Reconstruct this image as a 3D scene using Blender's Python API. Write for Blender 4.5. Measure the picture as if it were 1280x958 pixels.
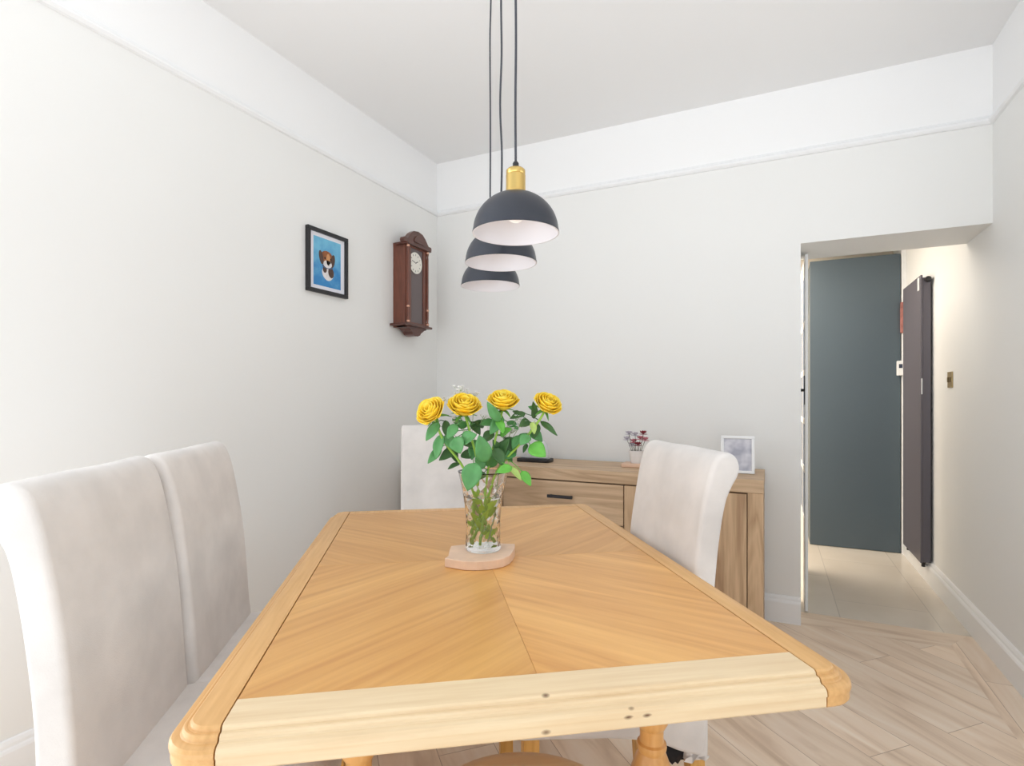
import bpy, bmesh, math, random
from mathutils import Vector, Matrix, Euler, noise
PI = math.pi
for o in list(bpy.data.objects): bpy.data.objects.remove(o)
SC = bpy.context.scene
COL = SC.collection

# ------------------------------------------------------------------ camera
cam_d = bpy.data.cameras.new('camera'); cam = bpy.data.objects.new('camera', cam_d); COL.objects.link(cam)
cam.location = (0, 0, 1.18); cam.rotation_euler = (PI/2, 0, math.radians(25.35))
cam_d.sensor_width = 36; cam_d.lens = 36*686/1280; cam_d.shift_y = 18/1280; cam_d.clip_start = 0.02
SC.camera = cam
# ------------------------------------------------------------------ light
SC.view_settings.view_transform = 'Standard'; SC.view_settings.look = 'None'
SC.view_settings.gamma = 1; SC.view_settings.use_curve_mapping = False
SC.view_settings.exposure = -0.13
W = bpy.data.worlds.new('sky'); SC.world = W; W.use_nodes = True
bgn = W.node_tree.nodes['Background']; bgn.inputs[1].default_value = 1.0
# soft daylight sky over a brighter ground half, added to lift the ceiling
_tc = W.node_tree.nodes.new('ShaderNodeTexCoord'); _sp = W.node_tree.nodes.new('ShaderNodeSeparateXYZ'); _rp = W.node_tree.nodes.new('ShaderNodeValToRGB')
W.node_tree.links.new(_tc.outputs['Generated'], _sp.inputs[0]); W.node_tree.links.new(_sp.outputs[2], _rp.inputs['Fac']); W.node_tree.links.new(_rp.outputs['Color'], bgn.inputs[0])
SKY, GROUND = 1.22, 2.7
_map = W.node_tree.nodes.new('ShaderNodeMapRange'); _map.inputs[1].default_value = -0.08; _map.inputs[2].default_value = 0.08
W.node_tree.links.new(_sp.outputs[2], _map.inputs[0]); W.node_tree.links.new(_map.outputs[0], _rp.inputs['Fac'])
_rp.color_ramp.elements[0].color = (GROUND*0.94, GROUND*0.972, GROUND, 1); _rp.color_ramp.elements[1].color = (SKY*0.87, SKY*0.935, SKY, 1)

def area(name, loc, rot, sx, sy, power, col=(1, 1, 1)):
    d = bpy.data.lights.new(name, 'AREA'); d.shape = 'RECTANGLE'; d.size = sx; d.size_y = sy
    d.energy = power; d.color = col
    o = bpy.data.objects.new(name, d); COL.objects.link(o); o.location = loc; o.rotation_euler = rot
    return o
# world light enters at the open rear and left; added side fills, kitchen ceiling light
area('added_left_fill', (-2.3, -0.05, 1.25), (0, -PI/2, math.radians(14)), 2.1, 1.2, 22, (0.97, 0.98, 1.0))  # unseen fill, added to brighten the right wall
area('kitchen_ceiling_light', (-0.50, 4.25, 2.36), (0, 0, 0), 1.3, 1.1, 44, (1.0, 0.91, 0.79))

area('added_kitchen_fill', (-2.1, 4.6, 1.4), (0, -PI/2, 0), 1.3, 1.4, 14, (1.0, 0.96, 0.90))  # no known source, added for the right wall and kitchen tiles
# ------------------------------------------------------------------ helpers
def lin(r, g, b):
    f = lambda c: (c/255/12.92) if c/255 <= 0.04045 else ((c/255+0.055)/1.055)**2.4
    return (f(r), f(g), f(b), 1)

class NT:
    def __init__(s, name):
        s.m = bpy.data.materials.new(name); s.m.use_nodes = True
        s.n = s.m.node_tree.nodes; s.l = s.m.node_tree.links; s.b = s.n['Principled BSDF']
    def add(s, t, **kw):
        nd = s.n.new(t)
        for k, v in kw.items(): setattr(nd, k, v)
        return nd
    def link(s, a, b): s.l.new(a, b)

def plain(name, col, rough=0.6, metal=0.0, spec=0.5, vary=0.0, vscale=4.0, bump=0.0, bscale=200, **kw):
    t = NT(name); b = t.b
    b.inputs['Base Color'].default_value = col; b.inputs['Roughness'].default_value = rough
    b.inputs['Metallic'].default_value = metal; b.inputs['Specular IOR Level'].default_value = spec
    for k, v in kw.items(): b.inputs[k.replace('_', ' ')].default_value = v
    co = t.add('ShaderNodeTexCoord')
    if vary:
        nz = t.add('ShaderNodeTexNoise'); nz.inputs['Scale'].default_value = vscale; nz.inputs['Detail'].default_value = 4
        t.link(co.outputs['Object'], nz.inputs['Vector'])
        r = t.add('ShaderNodeValToRGB')
        r.color_ramp.elements[0].position = 0.3; r.color_ramp.elements[1].position = 0.7
        r.color_ramp.elements[0].color = tuple(c*(1-vary) for c in col[:3])+(1,)
        r.color_ramp.elements[1].color = tuple(min(1, c*(1+vary)) for c in col[:3])+(1,)
        t.link(nz.outputs['Fac'], r.inputs['Fac']); t.link(r.outputs['Color'], b.inputs['Base Color'])
    if bump:
        nb = t.add('ShaderNodeTexNoise'); nb.inputs['Scale'].default_value = bscale
        t.link(co.outputs['Object'], nb.inputs['Vector'])
        bp = t.add('ShaderNodeBump'); bp.inputs['Strength'].default_value = bump; bp.inputs['Distance'].default_value = 0.002
        t.link(nb.outputs['Fac'], bp.inputs['Height']); t.link(bp.outputs['Normal'], b.inputs['Normal'])
    return t.m

def wood(name, dark, light, axis='X', rot=0.0, scale=1.0, rough=0.4, seed=0.0, spots=None, fig=0.5, coat=0.0, rings=9.0):
    """long grain along one axis of the object, cathedral figure mixed with fine pores"""
    t = NT(name); b = t.b
    co = t.add('ShaderNodeTexCoord')
    mr = t.add('ShaderNodeMapping'); mr.inputs['Rotation'].default_value = (0, 0, rot)
    t.link(co.outputs['Object'], mr.inputs['Vector'])
    mp = t.add('ShaderNodeMapping')
    s = [9.0*scale]*3; s['XYZ'.index(axis)] = 0.9*scale
    mp.inputs['Scale'].default_value = s; mp.inputs['Location'].default_value = (seed*3.1, seed*7.7, seed*1.3)
    t.link(mr.outputs['Vector'], mp.inputs['Vector'])
    n1 = t.add('ShaderNodeTexNoise'); n1.inputs['Scale'].default_value = 1.0; n1.inputs['Detail'].default_value = 3; n1.inputs['Distortion'].default_value = 1.2
    t.link(mp.outputs['Vector'], n1.inputs['Vector'])
    mul = t.add('ShaderNodeMath', operation='MULTIPLY'); mul.inputs[1].default_value = rings
    t.link(n1.outputs['Fac'], mul.inputs[0])
    sn = t.add('ShaderNodeMath', operation='PINGPONG'); sn.inputs[1].default_value = 1.0
    t.link(mul.outputs[0], sn.inputs[0])
    mp2 = t.add('ShaderNodeMapping'); mp2.inputs['Scale'].default_value = [v*(9 if v > 2*scale else 5) for v in s]
    t.link(mr.outputs['Vector'], mp2.inputs['Vector'])
    n2 = t.add('ShaderNodeTexNoise'); n2.inputs['Scale'].default_value = 1.0; n2.inputs['Detail'].default_value = 6
    t.link(mp2.outputs['Vector'], n2.inputs['Vector'])
    mx = t.add('ShaderNodeMix', data_type='FLOAT'); mx.inputs[0].default_value = 1-fig
    t.link(sn.outputs[0], mx.inputs[2]); t.link(n2.outputs['Fac'], mx.inputs[3])
    r = t.add('ShaderNodeValToRGB'); r.color_ramp.elements[0].position = 0.12; r.color_ramp.elements[1].position = 0.75
    r.color_ramp.elements[0].color = dark; r.color_ramp.elements[1].color = light
    t.link(mx.outputs[0], r.inputs['Fac'])
    colout = r.outputs['Color']
    for (px, py, pz, rad) in (spots or []):
        sb = t.add('ShaderNodeVectorMath', operation='SUBTRACT'); sb.inputs[1].default_value = (px, py, pz)
        t.link(co.outputs['Object'], sb.inputs[0])
        sc = t.add('ShaderNodeVectorMath', operation='MULTIPLY'); sc.inputs[1].default_value = (0.55, 0.6, 1.0)
        t.link(sb.outputs[0], sc.inputs[0])
        ln = t.add('ShaderNodeVectorMath', operation='LENGTH'); t.link(sc.outputs[0], ln.inputs[0])
        mr2 = t.add('ShaderNodeMapRange'); mr2.inputs[1].default_value = rad*0.5; mr2.inputs[2].default_value = rad*1.3
        mr2.inputs[3].default_value = 1; mr2.inputs[4].default_value = 0
        t.link(ln.outputs['Value'], mr2.inputs[0])
        m2 = t.add('ShaderNodeMix', data_type='RGBA'); m2.inputs[7].default_value = lin(96, 58, 30)
        t.link(mr2.outputs[0], m2.inputs[0]); t.link(colout, m2.inputs[6]); colout = m2.outputs[2]
    t.link(colout, b.inputs['Base Color'])
    b.inputs['Roughness'].default_value = rough; b.inputs['Coat Weight'].default_value = coat; b.inputs['Coat Roughness'].default_value = 0.25
    bp = t.add('ShaderNodeBump'); bp.inputs['Strength'].default_value = 0.12; bp.inputs['Distance'].default_value = 0.001
    t.link(n2.outputs['Fac'], bp.inputs['Height']); t.link(bp.outputs['Normal'], b.inputs['Normal'])
    return t.m

def link_mesh(name, bm, mats, parent=None, smooth=False, angle=None):
    bmesh.ops.recalc_face_normals(bm, faces=bm.faces)
    me = bpy.data.meshes.new(name); bm.to_mesh(me); bm.free()
    for m in (mats if isinstance(mats, (list, tuple)) else [mats]): me.materials.append(m)
    if smooth:
        me.polygons.foreach_set('use_smooth', [True]*len(me.polygons))
        if angle: me.set_sharp_from_angle(angle=math.radians(angle))
    o = bpy.data.objects.new(name, me); COL.objects.link(o)
    if parent: o.parent = parent
    return o

def thing(name, label, cat, loc=(0, 0, 0), rz=0.0, group=None):
    o = bpy.data.objects.new(name, None); COL.objects.link(o); o.empty_display_size = 0.1
    o.location = loc; o.rotation_euler = (0, 0, rz); o['label'] = label; o['category'] = cat
    if group: o['group'] = group
    return o
def tag(o, label, cat, group=None):
    o['label'] = label; o['category'] = cat
    if group: o['group'] = group
    return o
def struct(name, bm, m, smooth=False):
    o = link_mesh(name, bm, m, None, smooth); o['kind'] = 'structure'; return o

def BM(): return bmesh.new()
def box(bm, x0, x1, y0, y1, z0, z1, bev=0.0, mat=0, seg=2):
    g = bmesh.ops.create_cube(bm, size=1.0); vs = g['verts']
    for v in vs:
        v.co = Vector((x0 if v.co.x < 0 else x1, y0 if v.co.y < 0 else y1, z0 if v.co.z < 0 else z1))
    fs = set(f for v in vs for f in v.link_faces)
    for f in fs: f.material_index = mat
    if bev:
        es = list(set(e for v in vs for e in v.link_edges))
        r = bmesh.ops.bevel(bm, geom=es, offset=bev, segments=seg, profile=0.5, affect='EDGES')
        for f in r['faces']: f.material_index = mat
    return bm
def lathe(bm, prof, seg=32, c=(0, 0, 0), axis=None, cap=True, mat=0):
    """prof: list of (r, z)"""
    M = Matrix.Translation(Vector(c)) @ (Vector((0, 0, 1)).rotation_difference(Vector(axis)).to_matrix().to_4x4() if axis else Matrix())
    rings = []
    for r, z in prof:
        if r < 1e-6: rings.append([bm.verts.new(M @ Vector((0, 0, z)))])
        else: rings.append([bm.verts.new(M @ Vector((r*math.cos(2*PI*k/seg), r*math.sin(2*PI*k/seg), z))) for k in range(seg)])
    for a, b in zip(rings, rings[1:]):
        for k in range(seg):
            k2 = (k+1) % seg
            vs = [a[k % len(a)], a[k2 % len(a)], b[k2 % len(b)], b[k % len(b)]]
            u = []
            for v in vs:
                if v not in u: u.append(v)
            if len(u) >= 3:
                f = bm.faces.new(u); f.material_index = mat
    if cap:
        for rg in (rings[0], rings[-1]):
            if len(rg) > 2: bm.faces.new(rg).material_index = mat
    return bm
def tube(bm, pts, r, seg=8, cap=True, mat=0):
    pts = [Vector(p) for p in pts]; n = len(pts)
    rs = r if isinstance(r, (list, tuple)) else [r]*n
    rings = []; ref = None
    for i, p in enumerate(pts):
        t = (pts[min(i+1, n-1)]-pts[max(i-1, 0)]).normalized()
        if ref is None: ref = t.orthogonal().normalized()
        ref = (ref-t*ref.dot(t)).normalized(); q = t.cross(ref)
        rings.append([bm.verts.new(p+rs[i]*(math.cos(2*PI*k/seg)*ref+math.sin(2*PI*k/seg)*q)) for k in range(seg)])
    for a, b in zip(rings, rings[1:]):
        for k in range(seg): bm.faces.new([a[k], a[(k+1) % seg], b[(k+1) % seg], b[k]]).material_index = mat
    if cap:
        bm.faces.new(rings[0][::-1]).material_index = mat; bm.faces.new(rings[-1]).material_index = mat
    return bm
def poly_prism(bm, pts, a0, a1, axes='XY', mat=0, bev=0.0):
    """pts in the plane of two axes, extruded along the third from a0 to a1"""
    third = [k for k in 'XYZ' if k not in axes][0]
    def mk(p, a):
        d = {axes[0]: p[0], axes[1]: p[1], third: a}; return Vector((d['X'], d['Y'], d['Z']))
    lo = [bm.verts.new(mk(p, a0)) for p in pts]; hi = [bm.verts.new(mk(p, a1)) for p in pts]
    fs = [bm.faces.new(lo), bm.faces.new(hi[::-1])]; n = len(pts)
    for k in range(n): fs.append(bm.faces.new([lo[k], lo[(k+1) % n], hi[(k+1) % n], hi[k]]))
    for f in fs: f.material_index = mat
    if bev:
        es = list(set(e for f in fs[:2] for e in f.edges))
        bmesh.ops.bevel(bm, geom=es, offset=bev, segments=2, profile=0.5, affect='EDGES')
    return bm
def spline(pts, n=8, closed=False):
    """Catmull-Rom through points"""
    P = [Vector(p) for p in pts]; out = []; m = len(P)
    rng = range(m) if closed else range(m-1)
    for i in rng:
        g = lambda k: P[k % m] if closed else P[max(0, min(m-1, k))]
        p0, p1, p2, p3 = g(i-1), g(i), g(i+1), g(i+2)
        for j in range(n):
            t = j/n
            out.append(0.5*((2*p1)+(-p0+p2)*t+(2*p0-5*p1+4*p2-p3)*t*t+(-p0+3*p1-3*p2+p3)*t**3))
    if not closed: out.append(P[-1])
    return out

# ------------------------------------------------------------------ materials
M_wall = plain('greige_wall_paint', lin(239, 239, 237), 0.85, spec=0.2)
M_white = plain('white_ceiling_paint', lin(243, 243, 243), 0.9, spec=0.2)
M_frieze = plain('white_frieze_paint', lin(247, 247, 247), 0.85, spec=0.2)
M_gloss = plain('white_gloss_trim', lin(244, 245, 246), 0.35)
M_cream = plain('cream_wall_paint', lin(240, 230, 214), 0.85, spec=0.2)
M_teal = plain('dark_teal_panel', lin(82, 95, 104), 0.42, vary=0.03, vscale=2)
M_black = plain('black_metal', lin(32, 31, 34), 0.45)
M_anth = plain('anthracite_radiator', lin(98, 94, 102), 0.42)
M_fab = plain('pale_taupe_velvet', lin(230, 225, 221), 0.95, spec=0.15, vary=0.10, vscale=7, bump=0.25, bscale=420, Sheen_Weight=0.25, Sheen_Roughness=0.5)
M_dust = plain('black_dust_cloth', lin(30, 28, 32), 0.9)
M_brass = plain('brushed_brass', lin(214, 182, 112), 0.28, metal=1.0)
M_shade = plain('navy_black_enamel', lin(44, 48, 58), 0.36)
M_shadein = plain('white_enamel', lin(238, 236, 240), 0.4)
M_cable = plain('dark_grey_cable', lin(62, 64, 72), 0.7)
M_oakleg = wood('honey_oak_leg', lin(206, 150, 70), lin(232, 182, 104), 'Z', rough=0.4)
T_d, T_l = lin(200, 138, 72), lin(234, 180, 106)

# ------------------------------------------------------------------ room shell
XL, XR, YB, YN = -2.10, 0.915, 3.218, -0.7
ZC, ZR = 2.80, 2.44
def wall_obj(name, boxes):
    bm = BM()
    for (x0, x1, y0, y1, z0, z1, m) in boxes: box(bm, x0, x1, y0, y1, z0, z1, mat=m)
    return struct(name, bm, [M_wall, M_frieze])
wall_obj('wall_left', [(XL-0.12, XL, 0.6, YB+0.38, 0, ZR, 0), (XL-0.12, XL, 0.6, YB+0.38, ZR, ZC+0.1, 1)])
wall_obj('wall_back', [(XL, 0.135, YB, YB+0.38, 0, ZR, 0), (0.135, XR, YB, YB+0.38, 1.98, ZR, 0), (XL, XR, YB, YB+0.38, ZR, ZC+0.1, 1)])
wy0, wy1, wz0, wz1 = 0.9, 2.4, 0.85, 2.2              # added side window, outside the view, to light the left wall
wall_obj('wall_right', [(XR, XR+0.12, YN, wy0, 0, ZR, 0), (XR, XR+0.12, wy1, YB+0.38, 0, ZR, 0), (XR, XR+0.12, wy0, wy1, 0, wz0, 0), (XR, XR+0.12, wy0, wy1, wz1, ZR, 0), (XR, XR+0.12, YN, YB+0.38, ZR, ZC+0.1, 1)])
struct('wall_kitchen_right', box(BM(), XR, XR+0.12, YB+0.38, 5.5, 0, 2.5), M_wall)
struct('wall_kitchen_back', box(BM(), -2.2, XR+0.12, 5.5, 5.6, 0, 2.5), M_cream)
struct('wall_kitchen_left', box(BM(), -2.3, -2.2, YB+0.38, 5.6, 0, 2.5), M_cream)
bm = BM()
for a in ((wy0, wy0+0.05, wz0, wz1), (wy1-0.05, wy1, wz0, wz1), (wy0+0.05, wy1-0.05, wz0, wz0+0.05), (wy0+0.05, wy1-0.05, wz1-0.05, wz1), ((wy0+wy1)/2-0.03, (wy0+wy1)/2+0.03, wz0+0.05, wz1-0.05)): box(bm, XR+0.04, XR+0.10, a[0], a[1], a[2], a[3], 0.004)
struct('added_window', bm, M_gloss)  # frame of the unseen opening added for light
struct('ceiling', box(BM(), XL, XR, YN, YB, ZC, ZC+0.1), M_white)
struct('ceiling_kitchen', box(BM(), -2.3, XR+0.12, YB+0.38, 5.6, 2.4, 2.5), M_white)

# wood floor: boards laid on the diagonal inside a border parallel to the walls
def plank_mat(name, rot, w, l, seed=0.0, loc=(0, 0, 0)):
    t = NT(name); b = t.b
    co = t.add('ShaderNodeTexCoord')
    mp = t.add('ShaderNodeMapping'); mp.inputs['Rotation'].default_value = (0, 0, rot); mp.inputs['Location'].default_value = loc
    t.link(co.outputs['Object'], mp.inputs['Vector'])
    br = t.add('ShaderNodeTexBrick'); br.offset = 0.37
    br.inputs['Scale'].default_value = 1.0; br.inputs['Mortar Size'].default_value = 0.0012
    br.inputs['Brick Width'].default_value = l; br.inputs['Row Height'].default_value = w
    br.inputs['Color1'].default_value = (0, 0, 0, 1); br.inputs['Color2'].default_value = (1, 1, 1, 1); br.inputs['Mortar'].default_value = (0.5, 0.5, 0.5, 1)
    t.link(mp.outputs['Vector'], br.inputs['Vector'])
    ad = t.add('ShaderNodeVectorMath', operation='MULTIPLY_ADD'); ad.inputs[1].default_value = (3.0, 5.0, 2.0)
    t.link(br.outputs['Color'], ad.inputs[0]); t.link(mp.outputs['Vector'], ad.inputs[2])
    sc = t.add('ShaderNodeMapping'); sc.inputs['Scale'].default_value = (1.3, 9, 1)
    t.link(ad.outputs[0], sc.inputs['Vector'])
    nz = t.add('ShaderNodeTexNoise'); nz.inputs['Scale'].default_value = 1.3; nz.inputs['Detail'].default_value = 8; nz.inputs['Distortion'].default_value = 1.0
    t.link(sc.outputs['Vector'], nz.inputs['Vector'])
    r = t.add('ShaderNodeValToRGB')
    e = r.color_ramp.elements; e[0].position = 0.28; e[0].color = lin(212, 186, 160); e[1].position = 0.72; e[1].color = lin(250, 234, 216)
    m = e.new(0.48); m.color = lin(241, 219, 196)
    t.link(nz.outputs['Fac'], r.inputs['Fac'])
    hs = t.add('ShaderNodeHueSaturation'); mr = t.add('ShaderNodeMapRange'); mr.inputs[3].default_value = 0.93; mr.inputs[4].default_value = 1.07
    t.link(br.outputs['Color'], mr.inputs[0]); t.link(mr.outputs[0], hs.inputs['Value']); t.link(r.outputs['Color'], hs.inputs['Color'])
    mx = t.add('ShaderNodeMix', data_type='RGBA'); mx.inputs[7].default_value = lin(186, 160, 136)
    t.link(br.outputs['Fac'], mx.inputs[0]); t.link(hs.outputs['Color'], mx.inputs[6])
    t.link(mx.outputs[2], b.inputs['Base Color']); b.inputs['Roughness'].default_value = 0.36
    return t.m
M_plank = plank_mat('pale_oak_planks', PI/4, 0.19, 1.3)
M_bord_y = plank_mat('pale_oak_border_long', PI/2, 0.4, 1.9, loc=(0.3, 0.0, 0))
M_bord_x = plank_mat('pale_oak_border_cross', 0, 0.4, 1.9, loc=(0.0, -3.2, 0))
YT = 3.41
xb, yb = XR-0.025-0.125, YT-0.165
bm = BM(); box(bm, XL, xb, YN, YB, -0.05, 0); struct('floor', bm, M_plank)
bm = BM(); poly_prism(bm, [(xb, YN), (XR, YN), (XR, YT+0.02), (xb+0.105, YT), (xb, yb)], -0.05, 0); struct('floor_border_right', bm, M_bord_y)
bm = BM(); poly_prism(bm, [(0.135, yb-0.027), (xb, yb-0.027), (xb, yb), (xb+0.105, YT), (0.135, YT)], -0.05, 0.0003); struct('floor_border_threshold', bm, M_bord_x)
# pale stone tiles of the kitchen
t = NT('pale_stone_tile'); co = t.add('ShaderNodeTexCoord')
br = t.add('ShaderNodeTexBrick'); br.offset = 0.5; br.inputs['Scale'].default_value = 1
br.inputs['Brick Width'].default_value = 0.9; br.inputs['Row Height'].default_value = 0.45; br.inputs['Mortar Size'].default_value = 0.0025
br.inputs['Color1'].default_value = lin(226, 216, 202); br.inputs['Color2'].default_value = lin(233, 224, 211); br.inputs['Mortar'].default_value = lin(205, 196, 184)
mp = t.add('ShaderNodeMapping'); mp.inputs['Rotation'].default_value = (0, 0, PI/2); mp.inputs['Location'].default_value = (0.1, 0.12, 0)
t.link(co.outputs['Object'], mp.inputs['Vector']); t.link(mp.outputs['Vector'], br.inputs['Vector'])
nz = t.add('ShaderNodeTexNoise'); nz.inputs['Scale'].default_value = 2.5; nz.inputs['Detail'].default_value = 6
t.link(mp.outputs['Vector'], nz.inputs['Vector'])
mx = t.add('ShaderNodeMix', data_type='RGBA', blend_type='MULTIPLY'); mx.inputs[0].default_value = 0.35
r = t.add('ShaderNodeValToRGB'); r.color_ramp.elements[0].position = 0.35; r.color_ramp.elements[0].color = (0.78, 0.74, 0.68, 1); r.color_ramp.elements[1].position = 0.65
t.link(nz.outputs['Fac'], r.inputs['Fac']); t.link(br.outputs['Color'], mx.inputs[6]); t.link(r.outputs['Color'], mx.inputs[7])
t.link(mx.outputs[2], t.b.inputs['Base Color']); t.b.inputs['Roughness'].default_value = 0.22
M_tile = t.m
struct('floor_kitchen', box(BM(), -2.2, XR, YT, 5.5, -0.05, 0.0), M_tile)

# skirting boards and picture rails (profile pieces)
SK = [(0, 0), (0.018, 0), (0.018, 0.105), (0.015, 0.113), (0.011, 0.118), (0.010, 0.128), (0.006, 0.138), (0, 0.141)]
RL = [(0, 0), (0.012, 0.002), (0.02, 0.012), (0.02, 0.022), (0.013, 0.028), (0.011, 0.036), (0, 0.042)]
def run_profile(name, prof, p0, p1, nrm, mat, z=0.0, k=1.0):
    bm = BM(); n = Vector(nrm)
    A = [bm.verts.new(Vector(p0)+n*a*k+Vector((0, 0, z+b))) for a, b in prof]
    B = [bm.verts.new(Vector(p1)+n*a*k+Vector((0, 0, z+b))) for a, b in prof]
    m = len(prof)
    for i in range(m): bm.faces.new([A[i], A[(i+1) % m], B[(i+1) % m], B[i]])
    bm.faces.new(A); bm.faces.new(B[::-1])
    return struct(name, bm, mat)
run_profile('baseboard_left', SK, (XL, 0.6, 0), (XL, YB, 0), (1, 0, 0), M_gloss)
run_profile('baseboard_back', SK, (XL, YB, 0), (0.135, YB, 0), (0, -1, 0), M_gloss)
run_profile('baseboard_right', SK, (XR, YN, 0), (XR, 5.5, 0), (-1, 0, 0), M_gloss, k=1.35)
run_profile('trim_1', RL, (XL, 0.6, 0), (XL, YB, 0), (1, 0, 0), M_gloss, z=ZR-0.006)
run_profile('trim_2', RL, (XL, YB, 0), (XR, YB, 0), (0, -1, 0), M_gloss, z=ZR-0.006)
run_profile('trim_3', RL, (XR, YN, 0), (XR, YB, 0), (-1, 0, 0), M_gloss, z=ZR-0.006)

# ------------------------------------------------------------------ dining table
TA = math.radians(34.95)                     # the table stands turned against the walls
uv = lambda u, v, z=0.0: Vector((u*math.cos(TA)-v*math.sin(TA), u*math.sin(TA)+v*math.cos(TA), z))
TU, TV = 0.172, 1.391                        # centre of the table
table = thing('dining_table', 'golden oak dining table with sunburst inlaid top, set at an angle in the room', 'table', uv(TU, TV), TA)
HW, HL, TZ = 0.485, 0.679, 0.77
def rrect(hw, hl, r, n=8):
    pts = []
    for cx_, cy_, a0 in ((hw-r, hl-r, 0), (-hw+r, hl-r, 90), (-hw+r, -hl+r, 180), (hw-r, -hl+r, 270)):
        for k in range(n+1):
            a = math.radians(a0+90*k/n); pts.append((cx_+r*math.cos(a), cy_+r*math.sin(a)))
    return pts
def top_solid(z_drop=0.0):
    bm = BM(); rings = []
    prof = [(-0.030, 0.770), (-0.027, 0.7693), (-0.0245, 0.767), (-0.0235, 0.7632), (-0.0215, 0.7625), (-0.0195, 0.7630), (-0.0175, 0.7625), (-0.0155, 0.7605), (-0.0145, 0.7570), (-0.0125, 0.7553), (-0.008, 0.7553), (-0.0035, 0.7535), (-0.0008, 0.7495), (0, 0.7445), (-0.0003, 0.7425), (-0.0022, 0.7415), (-0.0022, 0.728), (-0.0045, 0.7252), (-0.008, 0.7245)]
    for off, z in prof: rings.append([bm.verts.new((x, y, z)) for x, y in rrect(HW+off, HL+off, 0.055+off)])
    n = len(rings[0])
    for a, b in zip(rings, rings[1:]):
        for k in range(n): bm.faces.new([a[k], a[(k+1) % n], b[(k+1) % n], b[k]])
    bm.faces.new(rings[0]); bm.faces.new(rings[-1][::-1])
    return bm
def cut(bm, co_, no):
    g = bm.verts[:]+bm.edges[:]+bm.faces[:]
    bmesh.ops.bisect_plane(bm, geom=g, plane_co=co_, plane_no=no, clear_outer=True)
    be = [e for e in bm.edges if e.is_boundary]
    if be: bmesh.ops.holes_fill(bm, edges=be)
    return bm
GW = 0.416; GN, GF = -0.594, 0.603; gp = 0.0011
M_side = wood('oak_side_board', lin(206, 154, 92), lin(230, 182, 120), 'Y', scale=1.6, rough=0.42, seed=1.3, fig=0.12, coat=0.1)
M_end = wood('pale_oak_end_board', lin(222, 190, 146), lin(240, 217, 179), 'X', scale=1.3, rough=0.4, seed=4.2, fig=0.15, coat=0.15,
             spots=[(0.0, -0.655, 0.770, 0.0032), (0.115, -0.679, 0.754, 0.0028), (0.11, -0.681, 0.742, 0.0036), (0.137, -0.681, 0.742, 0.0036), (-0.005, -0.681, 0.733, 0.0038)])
for s in (-1, 1):
    bm = top_solid(); cut(bm, (s*(GW+gp), 0, 0), (-s, 0, 0)); link_mesh('side_board', bm, M_side, table, True, 24)
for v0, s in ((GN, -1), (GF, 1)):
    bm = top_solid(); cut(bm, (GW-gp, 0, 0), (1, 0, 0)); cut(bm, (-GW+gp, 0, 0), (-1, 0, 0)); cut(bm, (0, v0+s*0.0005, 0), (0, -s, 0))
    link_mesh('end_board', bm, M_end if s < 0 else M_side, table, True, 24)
vm = 0.0
for (i, sx, sy, tone) in ((0, -1, -1, 0.97), (1, 1, -1, 1.05), (2, -1, 1, 0.94), (3, 1, 1, 0.98)):
    u0, u1 = (-GW+gp, -0.0002) if sx < 0 else (0.0002, GW-gp)
    v0, v1 = (GN+0.0005, vm-0.0002) if sy < 0 else (vm+0.0002, GF-0.0005)
    m = wood('oak_veneer_quarter', tuple(c*tone for c in T_d[:3])+(1,), tuple(c*tone for c in T_l[:3])+(1,), 'X', rot=-sx*sy*math.radians(42), scale=0.85, rough=0.36, seed=2.0+i*3.3, fig=0.30, coat=0.1, rings=4.5)
    link_mesh('veneer_panel', box(BM(), u0, u1, v0, v1, 0.742, 0.7698, 0.0004, seg=1), m, table)
bm = BM()
box(bm, -0.33, 0.33, -0.42, -0.398, 0.655, 0.735); box(bm, -0.33, 0.33, 0.52, 0.542, 0.655, 0.735)
box(bm, -0.34, -0.318, -0.42, 0.542, 0.655, 0.735); box(bm, 0.318, 0.34, -0.42, 0.542, 0.655, 0.735)
link_mesh('apron', bm, M_oakleg, table)
LEG = [(0.0, 0.0), (0.022, 0.0), (0.028, 0.012), (0.024, 0.03), (0.018, 0.05), (0.021, 0.065), (0.036, 0.08), (0.036, 0.20), (0.026, 0.212), (0.024, 0.23), (0.029, 0.27), (0.037, 0.33), (0.043, 0.39), (0.044, 0.43), (0.039, 0.462), (0.030, 0.487), (0.0255, 0.498), (0.0275, 0.502), (0.0285, 0.508), (0.0275, 0.514), (0.0232, 0.517), (0.0222, 0.528), (0.0228, 0.542), (0.0255, 0.545), (0.0315, 0.556), (0.034, 0.575), (0.034, 0.60), (0.031, 0.61), (0.031, 0.66), (0.04, 0.66), (0.04, 0.735), (0, 0.735)]
leg_xy = [(-0.277, -0.39), (0.271, -0.39), (-0.277, 0.50), (0.271, 0.50)]
M_turn = wood('turned_oak', lin(214, 152, 80), lin(234, 180, 110), 'Z', scale=1.4, rough=0.35, fig=0.2, coat=0.3)
for x, y in leg_xy:
    link_mesh('leg', lathe(BM(), LEG, 40, (x, y, 0)), M_turn, table, True, 30)

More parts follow.
